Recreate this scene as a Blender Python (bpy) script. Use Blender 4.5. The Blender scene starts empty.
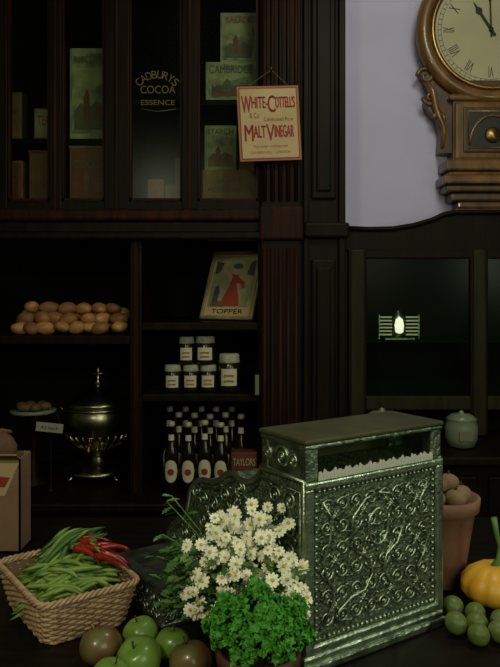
import bpy, bmesh, math, random
from mathutils import Matrix, Vector
random.seed(7)
R=random.random
def U(a,b): return random.uniform(a,b)
pi=math.pi
sc=bpy.context.scene
try:
    sc.view_settings.view_transform='Standard'; sc.view_settings.look='None'
except Exception: pass

# ---------------- materials ----------------
def mat(name,c1,rough=0.5,metal=0.0,c2=None,scale=8.0,stretch=(1,1,1),bump=0.0,bscale=40,voro=False,emit=None,spec=0.5,coat=0.0,sss=0.0,lo=0.35,hi=0.65):
    m=bpy.data.materials.new(name); m.use_nodes=True
    nt=m.node_tree; N=nt.nodes; L=nt.links
    p=N['Principled BSDF']
    p.inputs['Base Color'].default_value=(*c1,1); p.inputs['Roughness'].default_value=rough
    p.inputs['Metallic'].default_value=metal
    p.inputs['Specular IOR Level'].default_value=spec
    p.inputs['Coat Weight'].default_value=coat
    tc=N.new('ShaderNodeTexCoord'); mp=N.new('ShaderNodeMapping'); mp.inputs['Scale'].default_value=stretch
    L.new(tc.outputs['Object'],mp.inputs['Vector'])
    if c2:
        n=N.new('ShaderNodeTexNoise'); n.inputs['Scale'].default_value=scale; n.inputs['Detail'].default_value=5
        L.new(mp.outputs[0],n.inputs['Vector'])
        r=N.new('ShaderNodeValToRGB'); r.color_ramp.elements[0].color=(*c1,1); r.color_ramp.elements[1].color=(*c2,1)
        r.color_ramp.elements[0].position=lo; r.color_ramp.elements[1].position=hi
        L.new(n.outputs['Fac'],r.inputs['Fac']); L.new(r.outputs['Color'],p.inputs['Base Color'])
    if bump:
        if voro:
            t=N.new('ShaderNodeTexVoronoi'); t.inputs['Scale'].default_value=bscale; out=t.outputs['Distance']
        else:
            t=N.new('ShaderNodeTexNoise'); t.inputs['Scale'].default_value=bscale; out=t.outputs['Fac']
        L.new(mp.outputs[0],t.inputs['Vector'])
        b=N.new('ShaderNodeBump'); b.inputs['Strength'].default_value=bump; b.inputs['Distance'].default_value=0.004
        L.new(out,b.inputs['Height']); L.new(b.outputs[0],p.inputs['Normal'])
    if emit:
        p.inputs['Emission Color'].default_value=(*emit[:3],1); p.inputs['Emission Strength'].default_value=emit[3]
    return m
def glassmat(name,refl=0.05,tint=(1,1,1)):
    m=bpy.data.materials.new(name); m.use_nodes=True; nt=m.node_tree; N=nt.nodes; L=nt.links
    N.remove(N['Principled BSDF']); o=N['Material Output']
    t=N.new('ShaderNodeBsdfTransparent'); t.inputs[0].default_value=(*tint,1)
    g=N.new('ShaderNodeBsdfGlossy'); g.inputs['Roughness'].default_value=0.22
    x=N.new('ShaderNodeMixShader'); x.inputs[0].default_value=refl
    L.new(t.outputs[0],x.inputs[1]); L.new(g.outputs[0],x.inputs[2]); L.new(x.outputs[0],o.inputs['Surface'])
    return m

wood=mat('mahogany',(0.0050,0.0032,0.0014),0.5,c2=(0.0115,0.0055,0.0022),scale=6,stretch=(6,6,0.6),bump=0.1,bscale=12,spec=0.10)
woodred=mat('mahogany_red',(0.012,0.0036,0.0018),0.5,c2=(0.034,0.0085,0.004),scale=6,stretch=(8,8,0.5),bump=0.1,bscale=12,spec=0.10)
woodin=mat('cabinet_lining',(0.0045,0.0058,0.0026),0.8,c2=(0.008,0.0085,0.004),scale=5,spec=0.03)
woodgr=mat('stained_oak',(0.013,0.014,0.005),0.5,c2=(0.024,0.021,0.008),scale=6,stretch=(6,6,0.6),spec=0.12)
plaster=mat('white_plaster',(0.51,0.47,0.66),0.9,c2=(0.57,0.53,0.72),scale=2.0,bump=0.05,bscale=60)
darkwall=mat('dim_paint',(0.12,0.14,0.09),0.9,c2=(0.16,0.17,0.11),scale=3)
floorm=mat('floor_boards',(0.03,0.018,0.010),0.6,c2=(0.06,0.035,0.02),scale=5,stretch=(6,0.5,1))
countm=mat('counter_wood',(0.005,0.004,0.003),0.4,c2=(0.010,0.008,0.005),scale=7,stretch=(1,8,1),spec=0.15)
glass=glassmat('cabinet_glass',0.004,(0.88,0.93,0.84))
silver=mat('nickel',(0.38,0.46,0.34),0.40,1.0,c2=(0.17,0.22,0.15),scale=35,bump=0.5,bscale=120,lo=0.4,hi=0.6)
silverhi=mat('nickel_polished',(0.62,0.72,0.55),0.36,1.0,c2=(0.38,0.46,0.33),scale=50,bump=0.3,bscale=150)
silverbg=mat('nickel_tarnished',(0.07,0.10,0.06),0.6,0.7,c2=(0.19,0.24,0.155),scale=60,bump=0.9,bscale=160,voro=True)
regwood=mat('olive_brass',(0.085,0.085,0.035),0.6,0.3,c2=(0.05,0.05,0.022),scale=15)
brass=mat('brass',(0.36,0.22,0.08),0.35,1.0,c2=(0.22,0.13,0.05),scale=20)
urnm=mat('urn_metal',(0.42,0.40,0.27),0.28,1.0,c2=(0.25,0.24,0.15),scale=9)
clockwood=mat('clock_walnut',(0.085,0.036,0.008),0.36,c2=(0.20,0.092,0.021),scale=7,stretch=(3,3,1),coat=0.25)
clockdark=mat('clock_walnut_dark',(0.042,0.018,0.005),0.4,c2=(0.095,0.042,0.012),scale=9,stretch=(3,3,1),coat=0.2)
dial=mat('dial_enamel',(0.44,0.40,0.25),0.5,c2=(0.36,0.32,0.18),scale=3)
black=mat('black_ink',(0.012,0.010,0.008),0.5)
cream=mat('cream_paper',(0.52,0.38,0.20),0.8,c2=(0.43,0.29,0.14),scale=6)
creamlab=mat('label_paper',(0.58,0.54,0.38),0.8)
white=mat('white_card',(0.62,0.62,0.52),0.8)
dimcard=mat('old_card',(0.16,0.15,0.10),0.8)
redink=mat('red_ink',(0.28,0.025,0.012),0.7)
goldleaf=mat('gold_leaf',(0.12,0.085,0.022),0.6,0.2)
signbrown=mat('sign_edge',(0.30,0.13,0.05),0.7)
terra=mat('terracotta',(0.22,0.10,0.06),0.8,c2=(0.28,0.135,0.085),scale=12,bump=0.2,bscale=60)
wicker=mat('wicker',(0.58,0.39,0.24),0.6,c2=(0.40,0.24,0.13),scale=60,bump=0.2,bscale=200)
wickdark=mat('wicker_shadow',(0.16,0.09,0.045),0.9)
beanm=mat('bean_green',(0.14,0.24,0.035),0.45,c2=(0.24,0.34,0.07),scale=25)
beanm2=mat('bean_dark',(0.035,0.12,0.02),0.45,c2=(0.08,0.19,0.03),scale=25)
chilm=mat('chilli_red',(0.40,0.025,0.01),0.28,c2=(0.22,0.012,0.008),scale=20,coat=0.3)
appleg=mat('apple_green',(0.13,0.25,0.035),0.32,c2=(0.21,0.33,0.06),scale=18,coat=0.2)
appler=mat('apple_russet',(0.15,0.14,0.04),0.35,c2=(0.20,0.06,0.03),scale=22,coat=0.2)
stemm=mat('stem_brown',(0.05,0.03,0.015),0.8)
petal=mat('petal_white',(0.95,0.91,0.70),0.7)
yolk=mat('flower_centre',(0.60,0.52,0.12),0.8)
leafm=mat('leaf_green',(0.035,0.10,0.014),0.6,c2=(0.065,0.16,0.025),scale=30)
leaf2=mat('leaf_light',(0.10,0.20,0.04),0.6,c2=(0.15,0.27,0.06),scale=30)
parsm=mat('parsley_green',(0.035,0.20,0.012),0.55,c2=(0.08,0.34,0.022),scale=60)
soil=mat('soil',(0.02,0.012,0.008),0.95)
squashm=mat('squash_orange',(0.72,0.34,0.02),0.4,c2=(0.80,0.46,0.05),scale=12)
greenst=mat('squash_stalk',(0.12,0.22,0.05),0.5)
limem=mat('lime_green',(0.085,0.13,0.025),0.45,c2=(0.15,0.19,0.045),scale=25)
breadm=mat('bread_crust',(0.34,0.13,0.035),0.5,c2=(0.60,0.30,0.11),scale=22,bump=.6,bscale=60)
crustm=mat('dark_crust',(0.18,0.07,0.022),0.6,c2=(0.32,0.14,0.05),scale=16)
loafm=mat('loaf_crust',(0.08,0.035,0.014),0.7,c2=(0.15,0.07,0.028),scale=16)
potato=mat('onion_skin',(0.20,0.12,0.06),0.7,c2=(0.30,0.19,0.1),scale=20)
bottlem=mat('brown_glass',(0.010,0.006,0.004),0.15,spec=0.5)
jam=mat('dark_preserve',(0.016,0.009,0.006),0.2,spec=0.5)
lidm=mat('cloth_lid',(0.42,0.42,0.30),0.8,c2=(0.28,0.26,0.19),scale=60)
capm=mat('foil_cap',(0.50,0.48,0.36),0.5,0.2,c2=(0.3,0.26,0.16),scale=3)
cardb=mat('cardboard',(0.27,0.16,0.09),0.85,c2=(0.21,0.12,0.065),scale=8)
redbox=mat('red_tin',(0.14,0.028,0.018),0.6,c2=(0.09,0.018,0.012),scale=20)
tinpic=mat('lithographed_tin',(0.07,0.08,0.045),0.6,c2=(0.27,0.24,0.15),scale=22)
tingreen=mat('green_tin',(0.06,0.065,0.035),0.6)
tinbr=mat('brown_carton',(0.12,0.055,0.028),0.7,c2=(0.18,0.09,0.04),scale=18)
palebox=mat('pale_carton',(0.30,0.28,0.17),0.7,c2=(0.17,0.17,0.10),scale=18)
china=mat('china',(0.17,0.20,0.13),0.3)
teal=mat('print_ground',(0.20,0.22,0.12),0.8,c2=(0.36,0.30,0.15),scale=14)
skin=mat('print_flesh',(0.42,0.26,0.15),0.8)
printred=mat('print_red',(0.30,0.04,0.02),0.8)
printblue=mat('print_blue',(0.05,0.07,0.08),0.8)
framegold=mat('frame_gilt',(0.40,0.31,0.14),0.5,0.3,c2=(0.28,0.20,0.09),scale=25)
reflm=mat('reflection_glow',(1,1,0.9),0.5,emit=(1,0.98,0.85,0.9))  # emission imitates the bright core of a reflection in glass
reflbarm=mat('reflection_bars',(0.6,0.62,0.5),0.3,emit=(0.7,0.75,0.6,0.05))  # faint emission for the bars beside the reflection's core

# ---------------- builder ----------------
class B:
    def __init__(s,name): s.n=name; s.bm=bmesh.new(); s.mats=[]
    def mi(s,m):
        if m not in s.mats: s.mats.append(m)
        return s.mats.index(m)
    def add(s,V,F,m,M=None,smooth=False):
        i=s.mi(m)
        vs=[s.bm.verts.new(M@Vector(v) if M is not None else v) for v in V]
        for f in F:
            try:
                fc=s.bm.faces.new([vs[k] for k in f]); fc.material_index=i; fc.smooth=smooth
            except ValueError: pass
    def box(s,x0,x1,y0,y1,z0,z1,m,M=None,bev=0.0):
        if bev>0:
            b=bmesh.new(); bmesh.ops.create_cube(b,size=1.0)
            for v in b.verts: v.co=((x0+x1)/2+v.co.x*(x1-x0),(y0+y1)/2+v.co.y*(y1-y0),(z0+z1)/2+v.co.z*(z1-z0))
            bmesh.ops.bevel(b,geom=list(b.edges),offset=bev,segments=2,affect='EDGES',profile=0.5)
            b.verts.index_update()
            s.add([v.co.copy() for v in b.verts],[[v.index for v in f.verts] for f in b.faces],m,M); b.free(); return
        V=[(x,y,z) for x in (x0,x1) for y in (y0,y1) for z in (z0,z1)]
        s.add(V,[(0,1,3,2),(4,6,7,5),(0,4,5,1),(2,3,7,6),(0,2,6,4),(1,5,7,3)],m,M)
    def lathe(s,prof,m,M=None,seg=28,mod=None,smooth=True,caps=True):
        V=[];F=[]
        for (r,z) in prof:
            for k in range(seg):
                a=2*pi*k/seg; rr=r*(mod(a,z) if mod else 1); V.append((rr*math.cos(a),rr*math.sin(a),z))
        n=len(prof)
        for j in range(n-1):
            for k in range(seg):
                k2=(k+1)%seg; F.append((j*seg+k,j*seg+k2,(j+1)*seg+k2,(j+1)*seg+k))
        if caps and prof[0][0]>1e-3: F.append(tuple(range(seg))[::-1])
        if caps and prof[-1][0]>1e-3: F.append(tuple((n-1)*seg+k for k in range(seg)))
        s.add(V,F,m,M,smooth)
    def ell(s,c,r,m,rot=None,seg=14,rings=9,jit=0.0):
        M=Matrix.Translation(c)@(rot if rot is not None else Matrix.Identity(4))@Matrix.Diagonal((*r,1))
        ph=U(0,6)
        prof=[(max(1e-4,math.sin(pi*i/rings)),-math.cos(pi*i/rings)) for i in range(rings+1)]
        s.lathe(prof,m,M,seg,mod=(lambda a,z:1+jit*math.sin(3*a+ph+2*z)) if jit else None)
    def tube(s,pts,r,m,M=None,seg=6,closed=False,smooth=True):
        pts=[Vector(p) for p in pts]; n=len(pts); V=[];F=[]
        up=None
        for i,p in enumerate(pts):
            if closed: t=pts[(i+1)%n]-pts[i-1]
            else: t=pts[min(i+1,n-1)]-pts[max(i-1,0)]
            if t.length<1e-9: t=Vector((0,0,1))
            t.normalize()
            if up is None: up=t.orthogonal().normalized()
            up=(up-t*up.dot(t))
            if up.length<1e-6: up=t.orthogonal()
            up.normalize(); bi=t.cross(up)
            rr=r[i] if isinstance(r,(list,tuple)) else r
            for k in range(seg):
                a=2*pi*k/seg; V.append(p+(up*math.cos(a)+bi*math.sin(a))*rr)
        for i in range(n if closed else n-1):
            j=(i+1)%n
            for k in range(seg):
                k2=(k+1)%seg; F.append((i*seg+k,i*seg+k2,j*seg+k2,j*seg+k))
        if not closed:
            F.append(tuple(range(seg))[::-1]); F.append(tuple((n-1)*seg+k for k in range(seg)))
        s.add(V,F,m,M,smooth)
    def prism(s,poly,y0,y1,m,M=None):  # poly in (x,z)
        n=len(poly); V=[(x,y0,z) for x,z in poly]+[(x,y1,z) for x,z in poly]
        F=[tuple(range(n)),tuple(range(n,2*n))[::-1]]+[(i,(i+1)%n,n+(i+1)%n,n+i) for i in range(n)]
        s.add(V,F,m,M)
    def text(s,body,width,m,M,height=None,ext=0.0006):
        cu=bpy.data.curves.new('t','FONT'); cu.body=body; cu.size=1; cu.align_x='CENTER'; cu.align_y='CENTER'
        ob=bpy.data.objects.new('t',cu); sc.collection.objects.link(ob)
        dg=bpy.context.evaluated_depsgraph_get(); me=bpy.data.meshes.new_from_object(ob.evaluated_get(dg))
        V=[v.co.copy() for v in me.vertices]; F=[tuple(p.vertices) for p in me.polygons]
        bpy.data.objects.remove(ob); bpy.data.curves.remove(cu); bpy.data.meshes.remove(me)
        if not V: return
        xs=[v.x for v in V]; ys=[v.y for v in V]; w=max(xs)-min(xs); h=max(ys)-min(ys)
        cx=(max(xs)+min(xs))/2; cy=(max(ys)+min(ys))/2
        kx=width/w; ky=(height/h) if height else kx
        V=[((v.x-cx)*kx,-ext,(v.y-cy)*ky) for v in V]
        s.add(V,F,m,M)
    def done(s,smooth_ok=True,recalc=True):
        if recalc: bmesh.ops.recalc_face_normals(s.bm,faces=s.bm.faces)
        me=bpy.data.meshes.new(s.n); 
        vs=s.bm.verts
        mn=Vector((min(v.co.x for v in vs),min(v.co.y for v in vs),min(v.co.z for v in vs)))
        mx=Vector((max(v.co.x for v in vs),max(v.co.y for v in vs),max(v.co.z for v in vs)))
        o=Vector(((mn.x+mx.x)/2,(mn.y+mx.y)/2,mn.z))
        for v in vs: v.co-=o
        s.bm.to_mesh(me); s.bm.free()
        for m in s.mats: me.materials.append(m)
        ob=bpy.data.objects.new(s.n,me); ob.location=o; sc.collection.objects.link(ob); return ob
T=lambda x,y,z:Matrix.Translation((x,y,z))
RX=lambda a:Matrix.Rotation(a,4,'X'); RY=lambda a:Matrix.Rotation(a,4,'Y'); RZ=lambda a:Matrix.Rotation(a,4,'Z')

# ---------------- room ----------------
b=B('floor'); b.box(-2,2,-1.6,3.4,-0.05,0,floorm); b.done()
b=B('ceiling'); b.box(-2,2,-1.6,3.4,3.1,3.15,plaster); b.done()
b=B('wall_back'); b.box(-2,0.30,3.3,3.4,0,3.1,darkwall); b.box(0.30,2,2.95,3.4,0,3.1,plaster); b.done()
b=B('wall_left'); b.box(-2.1,-2,-1.6,3.4,0,3.1,darkwall); b.done()
b=B('wall_right'); b.box(2,2.1,-1.6,3.4,0,3.1,darkwall); b.done()
b=B('wall_front'); b.box(-2,2,-1.7,-1.6,0,3.1,darkwall); b.done()

# ---------------- main cabinet ----------------
b=B('shop_cabinet')
L=-1.62
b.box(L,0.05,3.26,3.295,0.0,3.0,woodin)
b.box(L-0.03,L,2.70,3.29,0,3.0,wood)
b.box(L,0.05,2.62,3.29,3.0,3.06,wood,bev=0.01)
b.box(L,0.04,2.72,3.26,1.74,1.85,wood)
b.box(L,-0.54,2.79,3.26,2.085,2.105,woodin)
b.box(-0.48,0.04,2.79,3.26,2.24,2.26,woodin)
b.box(-0.54,-0.48,2.72,3.26,1.8,3.0,wood)
for x0,x1 in ((-1.62,-1.52),(-1.20,-1.145),(-1.0,-0.93),(-0.771,-0.722),(-0.559,-0.463),(-0.262,-0.201)):
    b.box(x0,x1,2.68,2.725,1.81,3.0,wood,bev=0.004)
    b.box((x0+x1)/2-0.006,(x0+x1)/2+0.006,2.672,2.70,1.81,3.0,woodred,bev=0.003)
b.box(L,0.04,2.683,2.72,1.80,1.845,wood,bev=0.004)
b.box(L,0.04,2.683,2.72,2.86,3.0,wood,bev=0.004)
panes=[(-1.52,-1.20),(-1.145,-1.0),(-0.93,-0.771),(-0.722,-0.559),(-0.463,-0.262),(-0.201,0.031)]
for x0,x1 in panes:
    for q0,q1 in ((x0,x0+0.008),(x1-0.008,x1)):
        b.box(q0,q1,2.69,2.715,1.845,2.86,woodred)
    b.box(x0,x1,2.69,2.715,1.845,1.855,woodred)
    b.box(x0+0.008,x1-0.008,2.702,2.705,1.85,2.862,glass)
b.box(L,0.06,2.655,2.75,1.765,1.81,woodred,bev=0.01)
b.box(L,0.06,2.67,2.75,1.72,1.765,wood,bev=0.006)
b.box(L,0.06,2.645,2.75,1.693,1.722,wood,bev=0.008)
b.box(L,0.04,3.24,3.26,0.71,1.72,woodin)
b.box(-0.463,-0.417,2.70,3.26,0.70,1.70,wood,bev=0.004)
b.box(-0.45,-0.43,2.692,2.71,0.72,1.69,woodred,bev=0.003)
b.box(L,-0.463,2.70,3.24,1.290,1.326,wood,bev=0.005)
b.box(-0.417,0.04,2.70,3.24,1.345,1.377,wood,bev=0.005)
b.box(-0.417,0.04,2.70,3.24,1.070,1.10,wood,bev=0.005)
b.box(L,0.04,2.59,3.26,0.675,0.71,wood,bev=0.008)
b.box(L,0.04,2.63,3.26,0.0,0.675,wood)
for i in range(5):
    x0=L+0.02+i*0.328; x1=x0+0.30
    for z0,z1 in ((0.52,0.655),(0.34,0.50),(0.08,0.32)):
        b.box(x0,x1,2.612,2.635,z0,z1,wood,bev=0.006)
        b.box(x0+0.03,x1-0.03,2.606,2.62,z0+0.025,z1-0.025,wood,bev=0.004)
        if i!=3 or z0<0.5: b.lathe([(0.008,0),(0.006,0.012),(0.014,0.018),(0.013,0.028),(0.001,0.032)],brass,T((x0+x1)/2,2.607,(z0+z1)/2)@RX(pi/2),12)
b.box(-0.612,-0.556,2.600,2.608,0.605,0.645,brass); b.box(-0.607,-0.561,2.598,2.603,0.61,0.64,white)
# pilaster
b.box(0.031,0.366,2.70,3.28,0,3.06,wood)
b.box(0.040,0.195,2.66,2.72,0,3.06,wood,bev=0.006)
for x in (0.055,0.085,0.115,0.145,0.175): b.tube([(x,2.66,0.25),(x,2.66,1.66)],0.009,woodred,seg=8); b.tube([(x,2.66,1.84),(x,2.66,3.0)],0.009,woodred,seg=8)
b.box(0.034,0.202,2.64,2.70,1.69,1.82,woodred,bev=0.01)
b.box(0.034,0.202,2.64,2.70,0,0.22,wood,bev=0.01)
b.box(0.205,0.225,2.68,2.72,0,3.06,wood,bev=0.004)
b.box(0.340,0.366,2.68,2.72,0,3.06,wood,bev=0.004)
for z0,z1 in ((0.25,0.85),(0.95,1.62),(1.85,2.95)):
    b.box(0.235,0.33,2.685,2.71,z0,z1,wood,bev=0.008)
    b.box(0.255,0.31,2.675,2.70,z0+0.03,z1-0.03,wood,bev=0.006)
b.box(0.205,0.38,2.665,2.72,1.70,1.76,wood,bev=0.01)
b.box(0.020,0.034,2.652,2.664,1.105,1.18,dimcard)
b.box(0.014,0.040,2.655,2.70,1.10,1.185,wood)
b.done()

b=B('gilt_window_lettering')
def arc_text(b,txt,cx,cz,rad,a0,a1,size,m,y):
    n=len(txt)
    for i,ch in enumerate(txt):
        a=a0+(a1-a0)*i/(n-1)
        b.text(ch,size*0.72 if ch!='I' else size*0.3,m,T(cx+rad*math.sin(a),y,cz+rad*math.cos(a))@RY(a),height=size)
arc_text(b,"CADBURYS",-0.358,2.235,0.098,-0.80,0.80,0.030,goldleaf,2.700)
b.text("COCOA",0.135,goldleaf,T(-0.355,2.700,2.275),height=0.030)
b.text("ESSENCE",0.13,goldleaf,T(-0.355,2.700,2.225),height=0.020)
b.tube([(-0.42,2.7,2.20),(-0.355,2.7,2.19),(-0.285,2.7,2.20)],0.002,goldleaf,seg=4)
b.done()

def carton(name,x0,x1,y,z0,z1,mbody,mband,lines,mtext,depth=0.08,lid=False,pic=None):
    b=B(name); b.box(x0,x1,y,y+depth,z0,z1,mbody,bev=0.003)
    w=x1-x0;h=z1-z0;cx=(x0+x1)/2
    b.box(x0+w*.06,x1-w*.06,y-0.001,y+.002,z0+h*.06,z1-h*.06,mband)
    if pic:
        q=lambda a,c:(x0+w*a,z0+h*c)
        y1=y-0.0014
        b.prism([q(.12,.1),q(.88,.1),q(.88,.34),q(.66,.42),q(.45,.33),q(.28,.40),q(.12,.3)],y1,y,pic[0])
        b.prism([q(.12,.55),q(.30,.60),q(.52,.50),q(.75,.62),q(.88,.56),q(.88,.78),q(.12,.78)],y1,y,pic[1])
        b.prism([q(.35,.2),q(.5,.2),q(.5,.46),q(.43,.56),q(.35,.46)],y1-.001,y,pic[2])
        b.prism([q(.6,.2),q(.78,.2),q(.74,.36),q(.64,.36)],y1-.001,y,pic[2])
    for i,(tx,fz,ww,hh) in enumerate(lines):
        b.text(tx,w*ww,mtext,T(cx,y-0.003,z0+h*fz),height=h*hh)
    if lid: b.box(x0-.003,x1+.003,y-.003,y+depth+.003,z1-h*.05,z1+.001,mbody,bev=0.002)
    return b.done()
carton('show_card',-0.722,-0.560,2.80,2.106,2.47,palebox,tinpic,[("BISCUITS",.87,.75,.07)],printblue,depth=.03,pic=(tingreen,palebox,redbox))
carton('cocoa_tin',-0.722,-0.560,2.80,1.851,2.078,tinbr,redbox,[("FINEST",.82,.6,.1),("COCOA",.68,.8,.14)],goldleaf,lid=True,pic=(redbox,redbox,tinbr))
carton('tea_tin',-0.865,-0.785,2.80,2.106,2.23,tinbr,palebox,[("TEA",.6,.6,.3)],redink)
carton('tea_tin',-0.885,-0.775,2.80,1.851,2.06,redbox,tinbr,[("PURE",.75,.6,.12),("TEA",.5,.6,.2)],goldleaf,lid=True)
carton('spice_tin',-1.0,-0.91,2.80,1.851,2.02,tinbr,redbox,[("MACE",.6,.7,.2)],goldleaf)
carton('spice_tin',-1.0,-0.92,2.82,2.106,2.30,tingreen,tinbr,[("CLOVES",.6,.7,.1)],goldleaf)
carton('mustard_carton',-0.178,0.026,2.80,2.2605,2.415,palebox,tinpic,[("CAMBRIDGE",.80,.85,.2),("MUSTARD",.30,.75,.2)],printblue,pic=(redbox,palebox,tingreen))
carton('sauce_carton',-0.12,0.026,2.82,2.416,2.62,palebox,tinpic,[("SAUCE",.85,.7,.12)],redink,pic=(tingreen,palebox,redbox))
carton('starch_carton',-0.185,-0.055,2.84,1.984,2.17,palebox,palebox,[("STARCH",.86,.8,.13)],printblue,pic=(tinbr,tinpic,redbox))
carton('candle_carton',-0.045,0.02,2.86,1.984,2.12,tinbr,tinbr,[("WAX",.6,.6,.2)],black)
carton('brown_carton',-0.19,0.028,2.80,1.851,1.983,tinbr,tinbr,[("SOAP",.7,.5,.2),("HOUSEHOLD",.4,.8,.14)],black)
carton('soap_carton',-0.41,-0.345,2.80,1.851,1.945,tinbr,redbox,[("SOAP",.6,.7,.2)],goldleaf)
carton('soap_carton',-0.34,-0.275,2.80,1.851,1.925,tinbr,tinbr,[("TEA",.6,.6,.25)],black)
carton('candle_carton',-0.305,-0.27,2.84,1.926,2.04,redbox,redbox,[("W",.6,.6,.2)],goldleaf)

# ---------------- hanging sign ----------------
b=B('hanging_sign')
M=T(0.072,2.617,2.125)@RZ(math.radians(6))@RY(math.radians(-3))
b.box(-0.117,0.117,0,0.006,-0.14,0.14,signbrown,M,bev=0.002)
b.box(-0.110,0.110,-0.001,0.003,-0.133,0.133,redink,M)
b.box(-0.106,0.106,-0.002,0.003,-0.129,0.129,cream,M)
MT=M@T(0,-0.0025,0)
def bold(tx,w,x,z,h):
    for dx,dz in ((0,0),(.0012,0),(-.0012,0),(0,.001)): b.text(tx,w,redink,MT@T(x+dx,-abs(dx)*.1-dz*.1,z+dz),height=h)
bold("W",.036,-.083,.072,.062); bold("HITE-",.060,-.033,.078,.042)
bold("C",.028,.012,.072,.062); bold("OTTELL'S",.073,.063,.078,.042)
b.text("& Co",0.035,redink,MT@T(-0.055,0,0.03),height=0.020)
b.text("Celebrated Pure",0.11,redink,MT@T(0.035,0,0.015),height=0.014)
bold("M",.032,-.078,-.035,.06); bold("ALT",.045,-.038,-.031,.044)
bold("V",.030,.003,-.035,.06); bold("INEGAR",.072,.055,-.031,.044)
b.text("Warranted unadulterated",0.13,signbrown,MT@T(0,0,-0.085),height=0.010)
b.text("CAMBERWELL - LONDON",0.15,signbrown,MT@T(0,0,-0.108),height=0.010)
b.tube([M@Vector((-0.09,0.003,0.13)),(0.08,2.635,2.33),M@Vector((0.09,0.003,0.13))],0.001,dimcard,seg=5)
b.tube([(0.08,2.645,2.332),(0.08,2.632,2.328),(0.08,2.630,2.34)],0.003,brass,seg=6)
b.done()

# ---------------- clock ----------------
b=B('wall_clock')
cx,cz=0.985,2.566
CM=T(cx,2.95,cz)
Rm=CM@RX(pi/2)
b.lathe([(0.285,0.0),(0.285,0.05),(0.302,0.06),(0.305,0.085),(0.292,0.105),(0.272,0.112),(0.256,0.105),(0.248,0.092),(0.238,0.086)],clockwood,Rm,64,caps=False)
b.lathe([(0.250,0.085),(0.250,0.102),(0.240,0.108),(0.231,0.102),(0.229,0.086)],brass,Rm,64,caps=False)
b.lathe([(0.0001,0.087),(0.236,0.087)],dial,Rm,64,caps=False)
for rr in (0.217,0.203):
    b.tube([(cx+rr*math.cos(a*pi/40),2.8625,cz+rr*math.sin(a*pi/40)) for a in range(80)],0.0009,black,closed=True,seg=4)
for i in range(60):
    a=i*pi/30; b.box(-0.001,0.001,-0.0005,0.0005,0.203,0.217,black,T(cx,2.8622,cz)@RY(a))
for i,t in enumerate(["XII","I","II","III","IIII","V","VI","VII","VIII","IX","X","XI"]):
    a=i*pi/6; w={1:.010,2:.02,3:.030,4:.038}.get(len(t),.03)
    if t in("V","X"): w=.022
    b.text(t,w,black,T(cx,2.862,cz)@RY(a)@T(0,0,0.172),height=0.045)
def hand(ang,ln,w):
    MM=T(cx,2.858,cz)@RY(ang)
    b.prism([(-w*.4,-0.03),(w*.4,-0.03),(w*.35,ln*.55),(w,ln*.68),(w*.3,ln*.8),(0,ln),(-w*.3,ln*.8),(-w,ln*.68),(-w*.35,ln*.55)],-0.001,0.001,black,MM)
hand(math.radians(-2),0.20,0.009); hand(math.radians(-33),0.135,0.015)
b.lathe([(0.0001,0.0),(0.01,0.0),(0.009,0.006),(0.0001,0.008)],black,T(cx,2.86,cz)@RX(pi/2),14)
b.box(cx-0.155,cx+0.155,2.86,2.95,2.0,2.36,clockdark,bev=0.004)
b.box(cx-0.175,cx+0.175,2.845,2.95,2.275,2.30,clockwood,bev=0.008)
b.box(cx-0.150,cx+0.150,2.845,2.87,2.03,2.27,clockwood,bev=0.012)
b.box(cx-0.118,cx+0.118,2.838,2.85,2.06,2.245,clockdark,bev=0.006)
b.box(cx-0.100,cx+0.100,2.836,2.845,2.078,2.227,black)
b.tube([(cx+0.095*math.cos(a*pi/12),2.834,2.09+0.12*math.sin(a*pi/12)) for a in range(13)],0.006,clockwood,seg=8)
b.tube([(cx-.1,2.836,2.078),(cx+.1,2.836,2.078),(cx+.1,2.836,2.227),(cx-.1,2.836,2.227)],0.003,brass,seg=6,closed=True)
b.lathe([(0.0001,0),(0.034,0.002),(0.030,0.008),(0.0001,0.012)],brass,T(cx,2.838,2.13)@RX(pi/2),24)
for z0,z1,w,d in ((1.985,2.03,0.195,0.13),(1.965,1.985,0.18,0.115),(1.93,1.965,0.205,0.14),(1.90,1.93,0.19,0.12),(1.865,1.90,0.165,0.10),(1.835,1.865,0.135,0.09),(1.812,1.835,0.15,0.10)):
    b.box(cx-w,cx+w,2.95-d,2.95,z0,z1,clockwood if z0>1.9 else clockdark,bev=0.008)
for sgn in (-1,1):
    base=[(0.285,-0.16),(0.262,-0.20),(0.245,-0.245),(0.262,-0.285),(0.250,-0.325),(0.215,-0.36),(0.20,-0.42),(0.205,-0.50),(0.15,-0.50),(0.15,-0.16)]
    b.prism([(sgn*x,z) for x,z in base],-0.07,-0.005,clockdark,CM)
    for (ex,ez,er,dr) in ((0.262,-0.185,0.036,1),(0.245,-0.275,0.030,-1),(0.205,-0.36,0.026,1)):
        pts=[];rs=[]
        for i in range(26):
            a=i/25*2.6*pi; rr=er*(1-i/30)
            pts.append((sgn*(ex+rr*math.cos(a)),-0.075,ez+dr*rr*math.sin(a))); rs.append(0.010*(1-i/45))
        b.tube(pts,rs,clockwood,CM,seg=8)
    b.tube([(sgn*0.262,-0.075,-0.21),(sgn*0.235,-0.08,-0.25),(sgn*0.225,-0.08,-0.31),(sgn*0.19,-0.08,-0.40),(sgn*0.195,-0.075,-0.48)],[.012,.016,.015,.013,.008],clockwood,CM,seg=8)
b.done()

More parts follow.
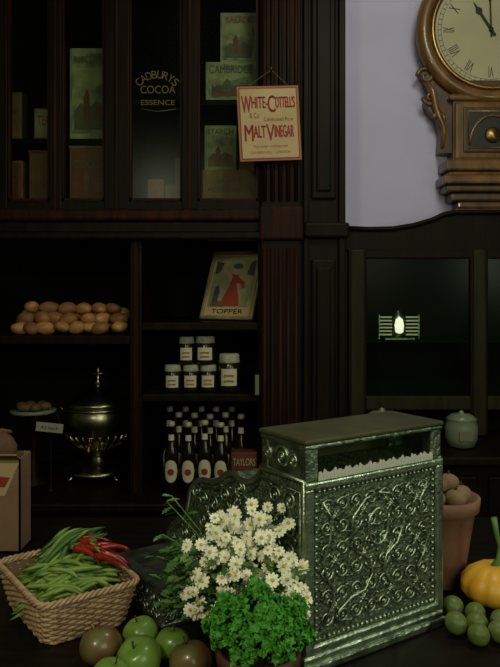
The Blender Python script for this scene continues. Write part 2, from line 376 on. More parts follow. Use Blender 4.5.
# ---------------- right glazed cabinet ----------------
b=B('glass_fronted_cabinet')
xr=1.75
top=[(0.369,0.92),(0.369,1.744),(0.47,1.740),(0.56,1.742),(0.64,1.755),(0.71,1.775),(0.76,1.798),(0.80,1.806),(xr,1.806),(xr,0.92)]
hdr=[p for p in top if p[1]>1.5]; hdr=[(0.369,1.66)]+hdr+[(xr,1.66)]
b.prism(hdr,2.745,2.77,wood)
b.tube([(x,2.742,z) for x,z in top[1:9]],0.010,wood,seg=8)
b.box(0.369,xr,2.93,2.949,0.92,1.70,woodin)
b.box(0.369,xr,2.77,2.93,1.655,1.68,woodin)
b.box(0.369,0.385,2.76,2.93,0.92,1.66,wood)
for x0,x1,mm in ((0.385,0.458,wood),(0.395,0.448,woodgr),(0.864,0.935,wood),(0.875,0.925,woodgr),(1.33,1.40,wood)):
    d=0 if mm is wood else 0.006
    b.box(x0,x1,2.745-d,2.77,0.93,1.66,mm,bev=0.005)
b.box(0.385,xr,2.747,2.77,1.625,1.665,wood,bev=0.005)
b.box(0.385,xr,2.747,2.77,1.03,1.085,woodgr,bev=0.005)
for x0,x1 in ((0.458,0.864),(0.935,1.33)):
    b.box(x0,x1,2.757,2.760,1.085,1.63,glass)
    b.box(x0,x1,2.775,2.93,1.293,1.303,woodin)
b.box(0.369,xr,2.77,2.93,1.03,1.05,wood)
b.box(0.369,xr,2.44,2.949,0.885,0.92,wood,bev=0.008)
b.box(0.369,xr,2.50,2.949,0,0.885,wood)
for i in range(3):
    x0=0.41+i*0.44; b.box(x0,x0+0.40,2.485,2.51,0.1,0.84,wood,bev=0.008); b.box(x0+.06,x0+.34,2.478,2.49,0.17,0.77,wood,bev=0.006)
b.done()

b=B('glass_reflection')  # glowing slatted body added in place of a reflection in the door glass
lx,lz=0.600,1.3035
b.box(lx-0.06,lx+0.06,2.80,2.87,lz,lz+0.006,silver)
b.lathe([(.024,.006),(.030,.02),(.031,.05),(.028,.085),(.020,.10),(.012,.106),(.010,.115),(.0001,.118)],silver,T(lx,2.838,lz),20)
b.lathe([(.010,.018),(.019,.03),(.021,.055),(.017,.08),(.008,.092)],reflm,T(lx,2.822,lz),20)
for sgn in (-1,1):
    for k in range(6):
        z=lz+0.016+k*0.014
        b.box(lx+sgn*0.054-0.026,lx+sgn*0.054+0.026,2.82,2.825,z,z+0.006,reflbarm)
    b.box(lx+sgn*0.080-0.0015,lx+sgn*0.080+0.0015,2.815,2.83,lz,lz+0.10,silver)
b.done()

def jarpot(name,x,y,z,r,h):
    b=B(name); b.lathe([(r*.6,0),(r*.8,.004),(r*.98,h*.25),(r,h*.6),(r*.9,h*.74),(r*.93,h*.78),(r*.95,h*.8),(r*.6,h*.92),(r*.15,h*.95),(r*.16,h*1.0),(0.0001,h*1.04)],china,T(x,y,z),28)
    b.box(x-r*.4,x+r*.4,y-r*1.01,y-r*.9,z+h*.25,z+h*.5,dimcard); b.done()
jarpot('ceramic_jar',0.49,2.60,0.921,0.065,0.14)
jarpot('ceramic_jar',0.785,2.60,0.921,0.06,0.13)

# ---------------- framed picture ----------------
b=B('framed_picture')
PM=T(-0.100,2.83,1.382)@RZ(math.radians(-30))@RX(math.radians(-22))
W,H=0.125,0.305
b.box(-W,W,0.004,0.012,0,H,black,PM)
for q in ((-W,W,0,0.016),(-W,W,H-0.016,H)): b.box(q[0],q[1],-0.008,0.012,q[2],q[3],framegold,PM,bev=0.004)
for q in ((-W,-W+0.016),(W-0.016,W)): b.box(q[0],q[1],-0.008,0.012,0,H,framegold,PM,bev=0.004)
b.box(-W+.014,W-.014,0.0,0.006,.014,H-.014,cream,PM)
b.box(-W+.024,W-.024,-0.001,0.006,.055,H-.024,teal,PM)
b.text("TOPPER",0.15,black,PM@T(0,-0.0015,0.036),height=0.020)
y0,y1=-0.003,0.0
b.prism([(-.045,.06),(.05,.06),(.04,.10),(.02,.15),(.022,.195),(-.006,.20),(-.012,.15),(-.03,.10)],y0,y1,printred,PM)
b.prism([(.018,.19),(.055,.165),(.062,.14),(.050,.135),(.040,.155),(.015,.165)],y0-.001,y1,printred,PM)
b.prism([(-.006,.19),(-.05,.225),(-.055,.215),(-.008,.165)],y0-.001,y1,skin,PM)
b.prism([(.008+.017*math.cos(a*pi/8),.216+.02*math.sin(a*pi/8)) for a in range(16)],y0-.001,y1,skin,PM)
b.prism([(.012+.022*math.cos(a*pi/8),.234+.012*math.sin(a*pi/8)) for a in range(16)],y0-.002,y1,printblue,PM)
b.prism([(-.085,.06),(-.06,.06),(-.055,.12),(-.065,.15),(-.08,.14)],y0,y1,printblue,PM)
b.prism([(-.085,.058),(-.02,.058),(-.03,.075),(-.06,.08),(-.085,.07)],y0-.001,y1,tinbr,PM)
b.prism([(.055,.058),(.085,.058),(.085,.11),(.07,.12),(.058,.10)],y0,y1,framegold,PM)
b.prism([(-.095,.20),(-.07,.21),(-.06,.25),(-.095,.26)],y0,y1,tingreen,PM)
b.prism([(.06,.20),(.092,.19),(.092,.26),(.07,.25)],y0,y1,tingreen,PM)
b.done()

# ---------------- jars ----------------
def jar(name,x,y,z,r,h,fill=jam,lid=lidm):
    b=B(name); M=T(x,y,z)
    b.lathe([(r*.85,0),(r*.97,.004),(r,h*.1),(r,h*.68),(r*.86,h*.78),(r*.84,h*.8)],fill,M,24)
    b.lathe([(r*.90,h*.76),(r*1.0,h*.78),(r*.93,h*.84),(r*.92,h*.97),(r*.8,h*1.0),(r*.1,h*1.0)],lid,M,24,mod=lambda a,zz:1+0.04*math.sin(11*a)*(1 if zz<h*.8 else .2))
    V=[];n=9
    for i in range(n):
        a=-pi/2-0.75+1.5*i/(n-1)
        for zz in (h*.18,h*.62): V.append((x+(r+.0012)*math.cos(a),y+(r+.0012)*math.sin(a),z+zz))
    b.add(V,[(2*i,2*i+2,2*i+3,2*i+1) for i in range(n-1)],creamlab)
    for k in range(2): b.box(x-r*.45,x+r*.45,y-r-.0025,y-r-.001,z+h*(.28+.14*k),z+h*(.33+.14*k),signbrown)
    b.done()
sz=1.1005
jar('jam_jar',-0.306,2.775,sz,.034,.105); jar('jam_jar',-0.235,2.78,sz,.033,.105); jar('jam_jar',-0.166,2.785,sz,.034,.105)
jar('pickle_jar',-0.082,2.775,sz,.043,.150)
jar('jam_jar',-0.252,2.785,sz+.1055,.032,.11); jar('jam_jar',-0.178,2.79,sz+.1055,.040,.112)
jar('jam_jar',-0.20,2.89,sz,.034,.105)

# ---------------- bottles ----------------
bz=0.7105
def bottle(x,y,h=0.285,r=0.028,cap=capm):
    b=B('beer_bottle'); M=T(x,y,bz)
    b.lathe([(r*.9,0),(r,.006),(r,h*.52),(r*.93,h*.58),(r*.6,h*.68),(r*.42,h*.76),(r*.38,h*.92),(r*.45,h*.925),(r*.45,h*.95)],bottlem,M,20)
    b.lathe([(r*.46,h*.93),(r*.52,h*.95),(r*.46,h*.995),(r*.05,h)],cap,M,16)
    for z0,z1,hw,mm in ((h*.17,h*.48,1.0,creamlab),(h*.27,h*.36,0.45,redink)):
        V=[];n=11;off=.0012 if mm is creamlab else .0022
        for i in range(n):
            t=-1+2*i/(n-1); a=-pi/2+hw*t; e=math.sqrt(max(0,1-t*t))*.5*(z1-z0); zc=(z0+z1)/2
            for zz in (zc-e,zc+e): V.append((x+(r+off)*math.cos(a),y+(r+off)*math.sin(a),bz+zz))
        b.add(V,[(2*i,2*i+2,2*i+3,2*i+1) for i in range(n-1)],mm)
    V=[];n=7
    for i in range(n):
        a=-pi/2-1+2*i/(n-1)
        for zz,rr in ((h*.74,r*.50),(h*.82,r*.45)): V.append((x+rr*math.cos(a),y+rr*math.sin(a),bz+zz))
    b.add(V,[(2*i,2*i+2,2*i+3,2*i+1) for i in range(n-1)],creamlab)
    b.done()
for x in (-0.306,-0.240,-0.176,-0.114): bottle(x,2.73,h=U(.275,.29))
for x in (-0.285,-0.222,-0.160,-0.098,-0.036): bottle(x,2.805,h=U(.295,.31))
for x in (-0.33,-0.265,-0.20,-0.14,-.075): bottle(x,2.875,h=.315)
carton('red_carton',-0.073,0.028,2.70,bz,bz+0.165,redbox,redbox,[("TAYLORS",.78,.85,.17),("FINE",.5,.5,.14),("TEA",.25,.4,.16)],cream,depth=0.065)

# ---------------- bread rolls ----------------
b=B('bread_rolls')
for row,(n,zz,yy) in enumerate(((8,0.024,2.765),(8,0.03,2.85),(7,0.060,2.79),(7,0.03,2.93),(7,0.074,2.87),(6,.100,2.83))):
    for i in range(n):
        x=-0.93+0.43*(i+.5+U(-.25,.25))/n
        if row==5: x=-.90+.38*(i+.5+U(-.3,.3))/n
        rot=RZ(U(0,pi))@RX(U(-.4,.4))@RY(U(-.35,.35))
        c=(x,yy+U(-.012,.012),1.327+zz+U(-.002,.005))
        mm=breadm if R()<.68 else crustm
        b.ell(c,(U(.036,.048),U(.025,.032),U(.021,.027)),mm,rot,seg=18,rings=12,jit=.05)
        if R()<.6: b.tube([Vector(c)+rot.to_3x3()@Vector((-.022,.003,.018)),Vector(c)+rot.to_3x3()@Vector((0,-.003,.024)),Vector(c)+rot.to_3x3()@Vector((.022,.003,.018))],[.002,.004,.002],crustm,seg=6)
b.done()

# ---------------- tea urn ----------------
b=B('tea_urn')
ux,uy,uz=-0.644,2.97,0.711
M=T(ux,uy,uz)
b.lathe([(0.10,0.022),(0.135,0.024),(0.142,0.036),(0.125,0.046),(0.07,0.052),(0.045,0.065),(0.032,0.085),(0.034,0.105),(0.065,0.122),(0.105,0.15),(0.134,0.19),(0.146,0.235),(0.145,0.275),(0.130,0.305),(0.135,0.312),(0.130,0.32),(0.112,0.335),(0.085,0.355),(0.05,0.370),(0.02,0.378),(0.014,0.388),(0.02,0.398),(0.012,0.412),(0.006,0.435),(0.010,0.445),(0.0001,0.465)],urnm,M,40)
b.tube([(0.140*math.cos(a*pi/20),0.140*math.sin(a*pi/20),0.295) for a in range(40)],0.006,urnm,M,closed=True)
for k in range(24):
    a=k*pi/12; b.tube([(.068*math.cos(a),.068*math.sin(a),.125),(.109*math.cos(a),.109*math.sin(a),.152),(.136*math.cos(a),.136*math.sin(a),.19)],.005,urnm,M,seg=6)
b.tube([(0.035,0,.437),(-0.035,0,.437)],0.005,urnm,M)
for i in range(4):
    a=pi/4+i*pi/2; x,y=0.12*math.cos(a),0.12*math.sin(a)
    b.tube([(x*.8,y*.8,.038),(x,y,.026),(x*1.1,y*1.1,.012),(x*1.2,y*1.2,.008)],[.012,.012,.010,.007],urnm,M)
for sgn in(-1,1):
    b.tube([(sgn*.138,0,.27),(sgn*.165,0,.30),(sgn*.172,0,.26),(sgn*.158,0,.215),(sgn*.13,0,.19)],.006,brass,M)
b.tube([(0.0,-.125,.17),(0,-.172,.165),(0,-.182,.155),(0,-.184,.125)],[.010,.009,.008,.009],brass,M)
b.tube([(0,-.165,.168),(0,-.165,.195)],.004,brass,M); b.tube([(-.022,-.165,.195),(.022,-.165,.195)],.004,brass,M)
b.done()

b=B('cake_stand')
sx,sy=-0.885,2.86
b.lathe([(0.06,0),(0.062,.008),(0.02,.03),(0.014,.15),(0.02,.25),(0.04,.285)],wood,T(sx,sy,bz),28)
b.lathe([(0.04,.284),(0.09,.292),(0.092,.303),(0.02,.298)],china,T(sx,sy,bz),28)
for i in range(6):
    a=i*pi/3; b.ell((sx+.045*math.cos(a),sy+.045*math.sin(a),bz+.318),(.030,.022,.016),loafm,RZ(U(0,3)),jit=.04)
b.done()
b=B('price_card')
b.lathe([(0.02,0),(0.02,.006),(.004,.01),(.003,.25)],wood,T(-0.785,2.76,bz),14)
b.box(-0.842,-0.736,2.753,2.757,bz+.232,bz+.268,mat('price_card_paper',(0.30,0.30,0.22),0.8),T(-.785,0,.96)@RY(.1)@T(.785,0,-.96))
b.text("4d each",0.07,stemm,T(-0.788,2.7525,bz+.250)@RY(.1),height=.014)
b.done()
# ---------------- front counter ----------------
b=B('shop_counter')
b.box(-1.5,1.5,0.70,1.86,0.865,0.9,countm,bev=0.008)
b.box(-1.45,1.45,0.76,1.80,0.0,0.865,wood)
for i in range(6):
    b.box(-1.42+i*.48,-1.0+i*.48,1.795,1.815,.1,.8,woodred,bev=.008)
b.done()
CZ=0.9005

b=B('cardboard_box')
x0,x1,y0,y1=-0.70,-0.525,1.60,1.68; h=.215
for q in ((x0,x1,y0,y0+.004),(x0,x1,y1-.004,y1),(x0,x0+.004,y0,y1),(x1-.004,x1,y0,y1)):
    b.box(q[0],q[1],q[2],q[3],CZ,CZ+h,cardb)
b.box(x0,x1,y0,y1,CZ,CZ+.004,cardb)
b.box(x0,x1,-.002,.002,0,.03,cardb,T(0,y0,CZ+h)@RX(math.radians(60)))
b.prism([(x0+.01,CZ+.13),(x1-.035,CZ+.13),(x1-.003,CZ+.205),(x0+.01,CZ+.205)],y0-.0015,y0+.001,cream)
b.prism([(-.585,CZ+.150),(-.560,CZ+.150),(-.548,CZ+.172),(-.575,CZ+.175)],y0-.002,y0+.001,redink)
b.done()
b=B('bread_loaf')
lc=(-0.622,1.64)
b.ell((lc[0],lc[1],CZ+.230),(.076,.032,.052),loafm,jit=.03)
b.ell((lc[0],lc[1],CZ+.105),(.07,.030,.098),loafm)
for k in (-1,0,1): b.tube([(lc[0]+k*.04-.015,lc[1]-.02,CZ+.264),(lc[0]+k*.04,lc[1],CZ+.281-abs(k)*.009),(lc[0]+k*.04+.015,lc[1]+.02,CZ+.264)],.005,crustm)
b.done()

# ---------------- wicker basket ----------------
BM=T(-0.343,1.305,CZ)@RZ(math.radians(36))
def perim(a,c,rc,n):
    path=[]
    cs=[(a-rc,-c+rc,-pi/2),(a-rc,c-rc,0),(-a+rc,c-rc,pi/2),(-a+rc,-c+rc,pi)]
    for (x,y,a0) in cs:
        for k in range(9):
            t=a0+k*pi/16; path.append(Vector((x+rc*math.cos(t),y+rc*math.sin(t),0)))
    path.append(path[0].copy()); d=[0]
    for i in range(1,len(path)): d.append(d[-1]+(path[i]-path[i-1]).length)
    out=[];j=0
    for k in range(n):
        s=d[-1]*k/n
        while d[j+1]<s: j+=1
        f=(s-d[j])/max(1e-9,d[j+1]-d[j]); p=path[j].lerp(path[j+1],f); t=(path[j+1]-path[j]).normalized()
        out.append((p,Vector((t.y,-t.x,0))))
    return out
b=B('wicker_basket')
hb=0.074; rows=14; N=144
def dims(t): return 0.074+0.018*t, 0.104+0.018*t
for r_ in range(rows):
    t=(r_+.5)/rows; a,c=dims(t); pr=perim(a,c,.022,N)
    pts=[p+nn*(.0024*math.cos(pi*i/3+pi*r_))+Vector((0,0,hb*t)) for i,(p,nn) in enumerate(pr)]
    b.tube(pts,.0028,wicker,BM,seg=6,closed=True)
p0=perim(*dims(0),.022,N); p1=perim(*dims(1),.022,N)
for i in range(0,N,3):
    b.tube([p0[i][0],p1[i][0]+Vector((0,0,hb))],.0018,wicker,BM,seg=5)
for ph in (0,pi/2*1.33,pi*1.33):
    b.tube([p+nn*(.004*math.cos(2*pi*i/6+ph))+Vector((0,0,hb+.002+.004*math.sin(2*pi*i/6+ph))) for i,(p,nn) in enumerate(p1)],.003,wicker,BM,seg=6,closed=True)
    b.tube([p+nn*(.002*math.cos(2*pi*i/6+ph))+Vector((0,0,.004+.002*math.sin(2*pi*i/6+ph))) for i,(p,nn) in enumerate(p0)],.0026,wicker,BM,seg=6,closed=True)
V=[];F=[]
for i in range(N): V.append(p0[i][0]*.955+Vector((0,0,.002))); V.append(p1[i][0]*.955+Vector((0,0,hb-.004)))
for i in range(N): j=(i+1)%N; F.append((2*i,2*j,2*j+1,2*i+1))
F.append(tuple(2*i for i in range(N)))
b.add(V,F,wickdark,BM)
b.done()
b=B('green_beans')
def bean(c,yaw,pitch,ln,r,m,sag,b=b,n=9):
    pts=[];rs=[]
    for i in range(n):
        s=(i/(n-1)-.5); pts.append((s*ln,sag*.5*math.sin(s*6),-sag*(4*s*s))); rs.append(r*(max(.12,1-abs(2*s)**4)) if i<n-1 else r*.1)
    b.tube(pts,rs,m,BM@T(*c)@RZ(yaw)@RY(pitch),seg=6)
for i in range(260):
    rr=math.sqrt(R()); th=U(0,2*pi); x=.072*rr*math.cos(th); y=.098*rr*math.sin(th)
    lay=U(0.1,1); z=.02+lay*(.058+.024*(1-rr*rr))
    bean((x*.8,y*.8,z),U(-1.0,.6)-.3,U(-.2,.2),U(.07,.11),U(.0038,.0058),beanm if R()<.8 else beanm2,U(.002,.012))
for i in range(24):
    bean((U(-.01,.06),U(.0,.09),U(.095,.120)),U(-.2,.5),-U(.2,.65),U(.09,.12),U(.004,.0055),beanm2 if R()<.6 else beanm,U(.005,.015))
b.done()
b=B('red_chillies')
for i in range(22):
    cx_,cy_=U(.045,.095),U(-.04,.055)
    pts=[];rs=[];ln=U(.05,.07)
    for k in range(8):
        s=k/7; pts.append((s*ln,.006*math.sin(s*3),-.014*s*s)); rs.append(.0064*(1-s)**.6+.0005)
    MM=BM@T(cx_-.03,cy_,.102+U(0,.018))@RZ(U(-1.8,.4))@RY(U(-.25,.35))
    b.tube(pts,rs,chilm,MM,seg=8); b.tube([(0,0,0),(-.012,.002,.004)],.002,beanm,MM,seg=5)
b.done()

# ---------------- apples ----------------
def apple(name,x,y,r,m,tilt=0.3,z0=CZ):
    b=B(name); prof=[]
    for i in range(15):
        t=pi*i/14; rr=math.sin(t)*(1+.06*math.cos(t)); z=-math.cos(t)*.92
        if t>pi*.72: z-= .28*((t-pi*.72)/(pi*.28))**1.6
        if t<pi*.15: z+= .10*(1-t/(pi*.15))
        prof.append((max(.0005,rr),z))
    M=T(x,y,z0+r*.93)@RZ(U(0,6))@RX(tilt)@Matrix.Scale(r,4)
    b.lathe(prof,m,M,26,mod=lambda a,z:1+.025*math.cos(5*a))
    b.tube([(0,0,.55),(.03,0,.8),(.09,.03,1.05)],[.05,.035,.05],stemm,M)
    o=b.done(); return o
apple('apple',-0.239,1.121,.034,appler,-.4); apple('apple',-0.183,1.168,.030,appleg); apple('apple',-0.172,1.080,.035,appleg,.5)
apple('apple',-0.126,1.135,.029,appleg,.2); apple('apple',-0.093,1.078,.033,appler,.35)
apple('apple',-0.205,1.035,.03,appleg,.3)

# ---------------- pots and plants ----------------
def pot(b,x,y,rt,rb,h,m=terra,z=CZ):
    b.lathe([(rb,0),(rb*1.02,.003),(rt*.93,h*.8),(rt,h*.81),(rt,h),(rt*.9,h),(rt*.88,h*.9),(.001,h*.88)],m,T(x,y,z),32)
    b.lathe([(.0005,h*.9),(rt*.88,h*.89)],soil,T(x,y,z),24)
def leaf(b,p,d,ln,w,m,curl=.2):
    d=Vector(d).normalized(); s=d.cross(Vector((U(-.4,.4),U(-.4,.4),1))).normalized(); n=s.cross(d)
    P=Vector(p)
    prof=[(.2,.6),(.3,.35),(.45,1),(.55,.5),(.72,.8),(.8,.35)]
    left=[P+d*ln*t+s*w*k*.5-n*curl*ln*t*t for t,k in prof]; right=[P+d*ln*t-s*w*k*.5-n*curl*ln*t*t for t,k in prof]
    mid=[P+d*ln*t-n*(curl*ln*t*t+.08*w) for t,k in prof]; tip=P+d*ln-n*curl*ln
    V=[P]+left+mid+right+[tip]; k=len(prof)
    F=[(0,1,1+k),(0,1+k,1+2*k)]
    for i in range(k-1): F+=[(1+i,2+i,2+i+k,1+i+k),(1+i+k,2+i+k,2+i+2*k,1+i+2*k)]
    F+=[(k,3*k+1,2*k),(2*k,3*k+1,3*k)]
    b.add(V,F,m)
b=B('potted_chamomile')
px,py=-0.015,1.14; pot(b,px,py,.055,.040,.10)
root=Vector((px,py,CZ+.09))
def petals(b,c,nrm,r):
    nrm=Vector(nrm).normalized(); s=nrm.orthogonal().normalized(); t=nrm.cross(s); n=10; ph=U(0,1)
    for i in range(n):
        a=2*pi*(i+ph)/n; d=s*math.cos(a)+t*math.sin(a); e=nrm.cross(d)
        dr=U(-.12,.45)
        V=[c+d*r*.2-e*r*.08,c+d*r*.2+e*r*.08,c+d*r*.65+e*r*.24-nrm*r*dr*.5,c+d*r*1.0+e*r*.14-nrm*r*dr,c+d*r*1.0-e*r*.14-nrm*r*dr,c+d*r*.65-e*r*.24-nrm*r*dr*.5]
        b.add(V,[(0,1,2,3,4,5)],petal)
    q=nrm.to_track_quat('Z','Y').to_matrix().to_4x4()
    b.ell(c+nrm*r*.08,(r*.27,r*.27,r*.2),yolk,q,seg=8,rings=5)
placed=[]
tries=0
while len(placed)<165 and tries<30000:
    tries+=1
    th=U(0,2*pi); rr=R()**.6
    x=.0+.115*rr*math.cos(th); dy=.072*rr*math.sin(th)
    z=1.168-.060*rr*rr-.055*(dy<0)*abs(dy)/.072-U(0,.088)
    if x<-.06: z-=.012
    if x>.05: z-=.015
    c=Vector((x+.004,1.105+dy,z))
    if any((c-q).length<.0125 for q in placed): continue
    # keep blooms clear of the register's side
    if (c.x-.0875)*.836+(c.y-1.094)*.549>-.012 and c.y>1.06: continue
    placed.append(c)
    nn=Vector((U(-.6,.6)+x*2,-.75+U(-.5,.4),.60+U(-.4,.3)))
    petals(b,c,nn,U(.0080,.0122))
    base=root+Vector((U(-.03,.03),U(-.03,.03),0)); mid=base.lerp(c,.55)+Vector((0,0,.015))
    b.tube([base,mid,c-nn.normalized()*.001],.0009,leaf2,seg=4)
for i in range(620):
    th=U(0,2*pi); rr=R()**.5
    x=-.022+.105*rr*math.cos(th); y=1.130+.060*rr*math.sin(th); z=U(.985,1.115-.03*rr)
    if (x-.0875)*.836+(y-1.094)*.549>-.026 and y>1.05: continue
    leaf(b,(x,y,z),(x-px+U(-.04,.04),y-py-.03+U(-.04,.04),U(-.03,.04)),U(.018,.030),U(.012,.02),leafm if R()<.5 else leaf2)
for (x,y,z) in ((-.135,1.13,1.16),(-.125,1.11,1.175),(-.15,1.12,1.075),(-.16,1.11,1.05),(-.14,1.08,1.02),(.09,1.03,1.09),(-.14,1.12,1.11)):
    c=Vector((x,y,z)); b.tube([root,root.lerp(c,.6)+Vector((0,0,.015)),c],.001,leaf2,seg=4)
    for k in range(5):
        f=1-k*.07; leaf(b,root.lerp(c,f)+Vector((0,0,.012*(1-f)*3)),(U(-1,1),U(-1,.3),U(-.3,.8)),.022,.012,leafm if k%2 else leaf2)
b.done(recalc=False)

b=B('potted_parsley')
px,py=0.012,0.985; pot(b,px,py,.060,.046,.098,m=mat('dark_pot',(0.10,0.035,0.025),0.6))
for i in range(1250):
    th=U(0,2*pi); ph=math.acos(U(-.25,1)); rr=U(.75,1.0)
    c=Vector((px+.072*rr*math.sin(ph)*math.cos(th)*1.02,py+.056*rr*math.sin(ph)*math.sin(th),CZ+.118+.063*rr*math.cos(ph)))
    c+=Vector((.006*math.sin(c.z*160+3),0,.010*math.sin(c.x*110)))
    n=(c-Vector((px,py,CZ+.10))).normalized()+Vector((U(-.6,.6),U(-.6,.6),U(-.6,.6))); n.normalize()
    s=n.orthogonal().normalized(); t=n.cross(s); r=U(.005,.0085); V=[c]; k=10
    for j in range(k):
        a=2*pi*j/k; q=r*(1 if j%2 else .62)
        V.append(c+s*q*math.cos(a)+t*q*math.sin(a)+n*r*U(-.5,.6))
    b.add(V,[(0,1+j,1+(j+1)%k) for j in range(k)],parsm)
for i in range(40):
    th=U(0,2*pi); e=Vector((px+.06*math.cos(th),py+.05*math.sin(th),CZ+U(.10,.14)))
    b.tube([(px+U(-.03,.03),py+U(-.03,.03),CZ+.088),e],.0012,leafm,seg=4)
b.done(recalc=False)

b=B('terracotta_pot')
tx,ty=0.392,1.44
b.lathe([(.042,0),(.045,.004),(.060,.10),(.068,.150),(.076,.153),(.079,.178),(.072,.180),(.066,.160),(.001,.155)],terra,T(tx,ty,CZ),36)
b.done()
b=B('onions')
for i in range(9):
    a=i*2*pi/6; rr=.040 if i<6 else .015
    if i>=6: a=i*2.1
    c=(tx+rr*math.cos(a),ty+rr*math.sin(a),CZ+(.182 if i<6 else .205))
    b.ell(c,(.023,.020,.018),potato,RZ(a),jit=.05); b.tube([(c[0],c[1],c[2]+.015),(c[0]+.003,c[1],c[2]+.025)],[.004,.001],stemm)
b.done()
b=B('orange_squash')
sxx,syy=0.468,1.342
prof=[(.0005,0.004),(.022,0.0),(.048,.010),(.062,.028),(.061,.045),(.048,.062),(.030,.073),(.012,.075),(.0005,.070)]
b.lathe(prof,squashm,T(sxx,syy,CZ),60,mod=lambda a,z:1+.07*abs(math.cos(5*a))-.035)
b.tube([(sxx,syy,CZ+.066),(sxx+.010,syy,CZ+.085),(sxx+.012,syy,CZ+.110),(sxx+.004,syy-.002,CZ+.135),(sxx-.002,syy-.004,CZ+.165)],[.010,.0065,.005,.005,.006],greenst,seg=8)
b.done()
for (x,y) in ((.374,1.287),(.406,1.262),(.396,1.222),(.442,1.232),(.360,1.222),(.425,1.192),(.484,1.250),(.386,1.182)):
    b=B('lime'); rl=U(.0175,.0195); q=T(x,y,CZ+rl)@RZ(U(0,6))@RY(1.2)@Matrix.Diagonal((rl,rl,rl*1.08,1))
    prof=[(max(1e-3,math.sin(pi*i/10)),-math.cos(pi*i/10)*(1.08 if i in(0,10) else 1)) for i in range(11)]
    b.lathe(prof,limem,q,20); b.done()

# ---------------- cash register ----------------
b=B('cash_register')
RM=T(0.0875,1.094,CZ)@RZ(math.radians(33.3))
W=.300; D=.48
prof=[(0,.028),(0,.30),(.12,.30),(.128,.283),(.145,.270),(.165,.262),(.19,.262),(.21,.268),(.235,.262),(.26,.245),(.285,.235),(.32,.232),(.35,.222),(.372,.200),(.38,.17),(.392,.145),(.42,.125),(.45,.11),(.47,.09),(.475,.06),(.475,.028)]
def sideprism(pr,x0,x1,m):
    n=len(pr); V=[(x0,y,z) for y,z in pr]+[(x1,y,z) for y,z in pr]
    F=[tuple(range(n)),tuple(range(n,2*n))[::-1]]+[(i,(i+1)%n,n+(i+1)%n,n+i) for i in range(n)]
    b.add(V,F,m,RM)
sideprism(prof,0.0,W,silverbg)
for x in (-.002,W+.002):
    b.tube([(x,y,z) for y,z in prof],.0055,silverhi,RM,seg=8,closed=True)
    b.tube([(x,y*.93+.012,.028+(z-.028)*.90+.008) for y,z in prof],.0022,silver,RM,seg=6,closed=True)
b.box(-.016,W+.010,-.012,D+.01,0,.016,silver,RM,bev=.004)
b.box(-.010,W+.006,-.009,D,.014,.030,silverhi,RM,bev=.005)
# low side drawer wing
b.box(-.125,-.016,.25,.46,0,.062,silverbg,RM,bev=.004)
b.box(-.129,-.010,.246,.464,.058,.070,silver,RM,bev=.004)
b.box(-.129,-.010,.246,.464,0,.010,silver,RM,bev=.003)
TB=.300
for x0,x1 in ((-.004,.022),(W-.022,W+.004)):
    b.box(x0,x1,-.004,.022,TB,.356,silver,RM,bev=.003)
    b.box(x0,x1,.10,.118,TB,.356,silver,RM,bev=.003)
b.box(-.002,.004,.02,.105,TB,.356,silver,RM)
b.box(W-.004,W+.002,.02,.105,TB,.356,silver,RM)
b.box(-.006,W+.005,-.007,.120,.350,.358,silver,RM,bev=.003)
b.box(-.008,W+.006,-.009,.122,.358,.366,regwood,RM,bev=.003)
b.box(.0,W,.002,.118,TB,.304,silverbg,RM)
b.box(.022,W-.022,.006,.008,.304,.350,glass,RM)
b.box(.022,W-.022,.108,.112,.304,.350,regwood,RM)
for i in range(34):
    x=.026+i*(W-.052)/33
    b.prism([(x-.0048,.300),(x+.0048,.300),(x+.004,.309+.004*(i%2)),(x,.314+.0035*math.sin(i*1.9)),(x-.004,.309+.004*((i+1)%2))],-.0065,-.004,white,RM)
b.box(.024,W-.024,-.0045,.003,.300,.309,white,RM)
b.box(-.006,W+.006,-.008,.004,.286,.299,silverhi,RM,bev=.003)
for x0,x1 in ((-.006,.012),(W-.012,W+.006)): b.box(x0,x1,-.008,.004,.028,.290,silverhi,RM,bev=.004)
b.box(0,W,-.008,.004,.030,.044,silverhi,RM,bev=.004)
for i in range(44):
    z=.05+.236*(i%22)/21; x=.018 if i<22 else W-.018
    b.ell(RM@Vector((x,-.003,z)),(.0032,.0032,.0032),silverhi,seg=6,rings=4)
for i in range(52):
    x=.024+(W-.048)*(i%26)/25; z=.282 if i<26 else .050
    b.ell(RM@Vector((x,-.003,z)),(.0032,.0032,.0032),silverhi,seg=6,rings=4)
def spiral(fm,cx,cz,r,turns,start,dirn,th,m=silverhi):
    pts=[];rs=[];n=int(18*turns)+6
    for i in range(n):
        t=i/(n-1); a=start+dirn*turns*2*pi*t; rr=r*(1-.82*t)
        pts.append(fm(cx+rr*math.cos(a),cz+rr*math.sin(a))); rs.append(th*(1-.35*t))
    b.tube(pts,rs,m,RM,seg=6); p=RM@fm(cx,cz)
    b.ell(p,(th*1.5,)*3,m,seg=6,rings=4)
def leafblob(fm,x,z,ang,ln,m=silver):
    pts=[fm(x+ln*t*math.cos(ang),z+ln*t*math.sin(ang)) for t in (0,.3,.6,1)]
    b.tube(pts,[ln*.08,ln*.22,ln*.17,ln*.02],m,RM,seg=6)
fp=lambda x,z:Vector((x,-.002,z))
fs=lambda y,z:Vector((-.003,y,z))
fw=lambda x,z:Vector((x,.248,z))
fl=lambda y,z:Vector((-.127,y,z))
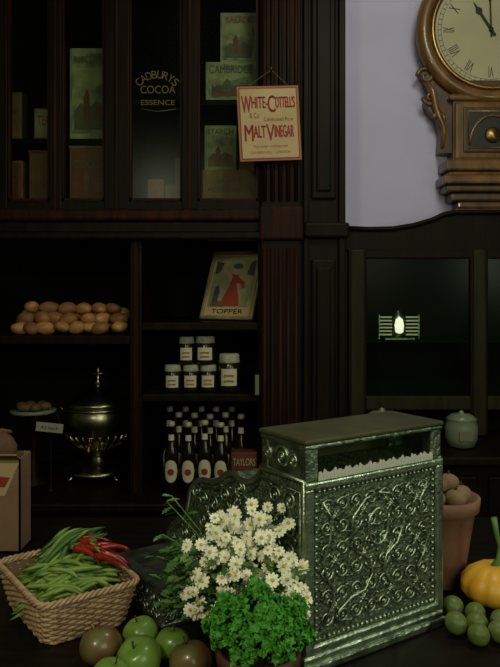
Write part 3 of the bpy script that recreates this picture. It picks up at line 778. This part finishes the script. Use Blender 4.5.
def cell(fm,cx,cz,s):
    for sx in(-1,1):
        for sz_ in(-1,1):
            spiral(fm,cx+sx*s*.25,cz+sz_*s*.25,s*.19,1.5,(pi if sx>0 else 0),-sx*sz_,s*.028)
            leafblob(fm,cx+sx*s*.05,cz+sz_*s*.05,math.atan2(sz_,sx),s*.18)
            leafblob(fm,cx+sx*s*.46,cz+sz_*s*.46,math.atan2(-sz_*.3,-sx),s*.16)
    for k in range(8): leafblob(fm,cx,cz,k*pi/4,s*.13,silverhi)
    b.ell(RM@fm(cx,cz),(s*.05,)*3,silverhi,seg=8,rings=5)
    n=12
    for k in range(n):
        a=2*pi*k/n; b.ell(RM@fm(cx+s*.47*math.cos(a),cz+s*.47*math.sin(a)),(s*.022,)*3,silverhi,seg=5,rings=4)
px0,px1,pz0,pz1=.026,W-.026,.058,.274
s=(px1-px0)/4
for i in range(4):
    for j in range(3):
        cell(fp,px0+s*(i+.5),pz0+(pz1-pz0)*(j+.5)/3,s*1.08)
mx=W/2
for sx in(-1,1):
    b.tube([fp(mx+sx*x,z)+Vector((0,-.002,0)) for x,z in ((.0,.262),(.03,.255),(.055,.23),(.06,.20),(.045,.17),(.02,.155),(.012,.13),(.03,.105),(.06,.10),(.085,.085),(.09,.065))],.0022,silverhi,RM,seg=7)
    b.tube([fp(mx+sx*x,z)+Vector((0,-.002,0)) for x,z in ((.118,.262),(.10,.235),(.105,.20),(.118,.17),(.11,.14),(.095,.12),(.10,.095),(.118,.07))],.0020,silverhi,RM,seg=7)
b.tube([fp(mx+.022*math.cos(a*pi/10),.205+.03*math.sin(a*pi/10))+Vector((0,-.002,0)) for a in range(20)],.0024,silverhi,RM,seg=7,closed=True)
for (y,z,s_) in ((.06,.24,.085),(.06,.16,.08),(.06,.085,.075),(.14,.20,.08),(.14,.12,.08),(.22,.20,.085),(.22,.12,.08),(.30,.175,.085),(.30,.10,.08),(.145,.055,.05),(.22,.055,.05),(.30,.052,.05),(.38,.09,.07),(.435,.07,.05)):
    cell(fs,y,z,s_)
for (y,z,r) in ((.06,.328,.020),(.10,.328,.012),(.03,.328,.012)):
    spiral(fs,y,z,r,1.7,0,1,.003)
for k in (-.10,-.055): cell(fw,k,.034,.044)
for k in range(4): cell(fl,.275+k*.05,.034,.046)
spiral(fs,.19,.245,.02,1.8,pi/2,1,.003); spiral(fs,.345,.205,.018,1.8,pi/2,-1,.003)
for i in range(8):
    for j in range(3):
        k=RM@Vector((.035+i*.033,.40+j*.022,.145-j*.017))
        b.lathe([(.003,0),(.003,.012),(.009,.014),(.009,.018),(.0001,.019)],white,Matrix.Translation(k),10)
b.done()

# ---------------- lights ----------------
def area(name,loc,target,size,energy,col,sy=None):
    l=bpy.data.lights.new(name,'AREA'); l.energy=energy; l.size=size; l.color=col
    if sy: l.shape='RECTANGLE'; l.size_y=sy
    o=bpy.data.objects.new(name,l); o.location=loc
    o.rotation_euler=(Vector(target)-Vector(loc)).to_track_quat('-Z','Y').to_euler(); sc.collection.objects.link(o)
area('ceiling_fill_light',(0.6,1.3,2.95),(0.75,2.4,1.7),0.5,11,(0.97,1.0,0.80))  # added overhead area light to brighten the pale wall, no fixture
area('front_fill_light',(0.9,-1.2,2.2),(0.1,1.4,1.1),1.0,14,(0.94,1.0,0.70),1.2)  # added light giving the metal something bright to reflect; no window here
area('side_fill_light',(1.75,0.35,1.7),(0.15,1.25,1.05),0.35,4.5,(0.90,1.0,0.74))  # added from the right so the register panel gleams
area('left_fill_light',(-0.7,-0.2,2.3),(-0.15,1.2,0.95),0.25,9,(1.0,0.98,0.68))  # added area light from the front left, no lamp stands there
w=bpy.data.worlds.new('world'); sc.world=w; w.use_nodes=True
w.node_tree.nodes['Background'].inputs[0].default_value=(0.5,0.6,0.5,1); w.node_tree.nodes['Background'].inputs[1].default_value=0.05

cam=bpy.data.cameras.new('camera'); co=bpy.data.objects.new('camera',cam); sc.collection.objects.link(co)
co.location=(0,0,1.5); co.rotation_euler=(pi/2,0,0)
cam.sensor_fit='HORIZONTAL'; cam.sensor_width=36; cam.lens=50.4; cam.shift_y=-0.086; cam.clip_start=0.02
sc.camera=co
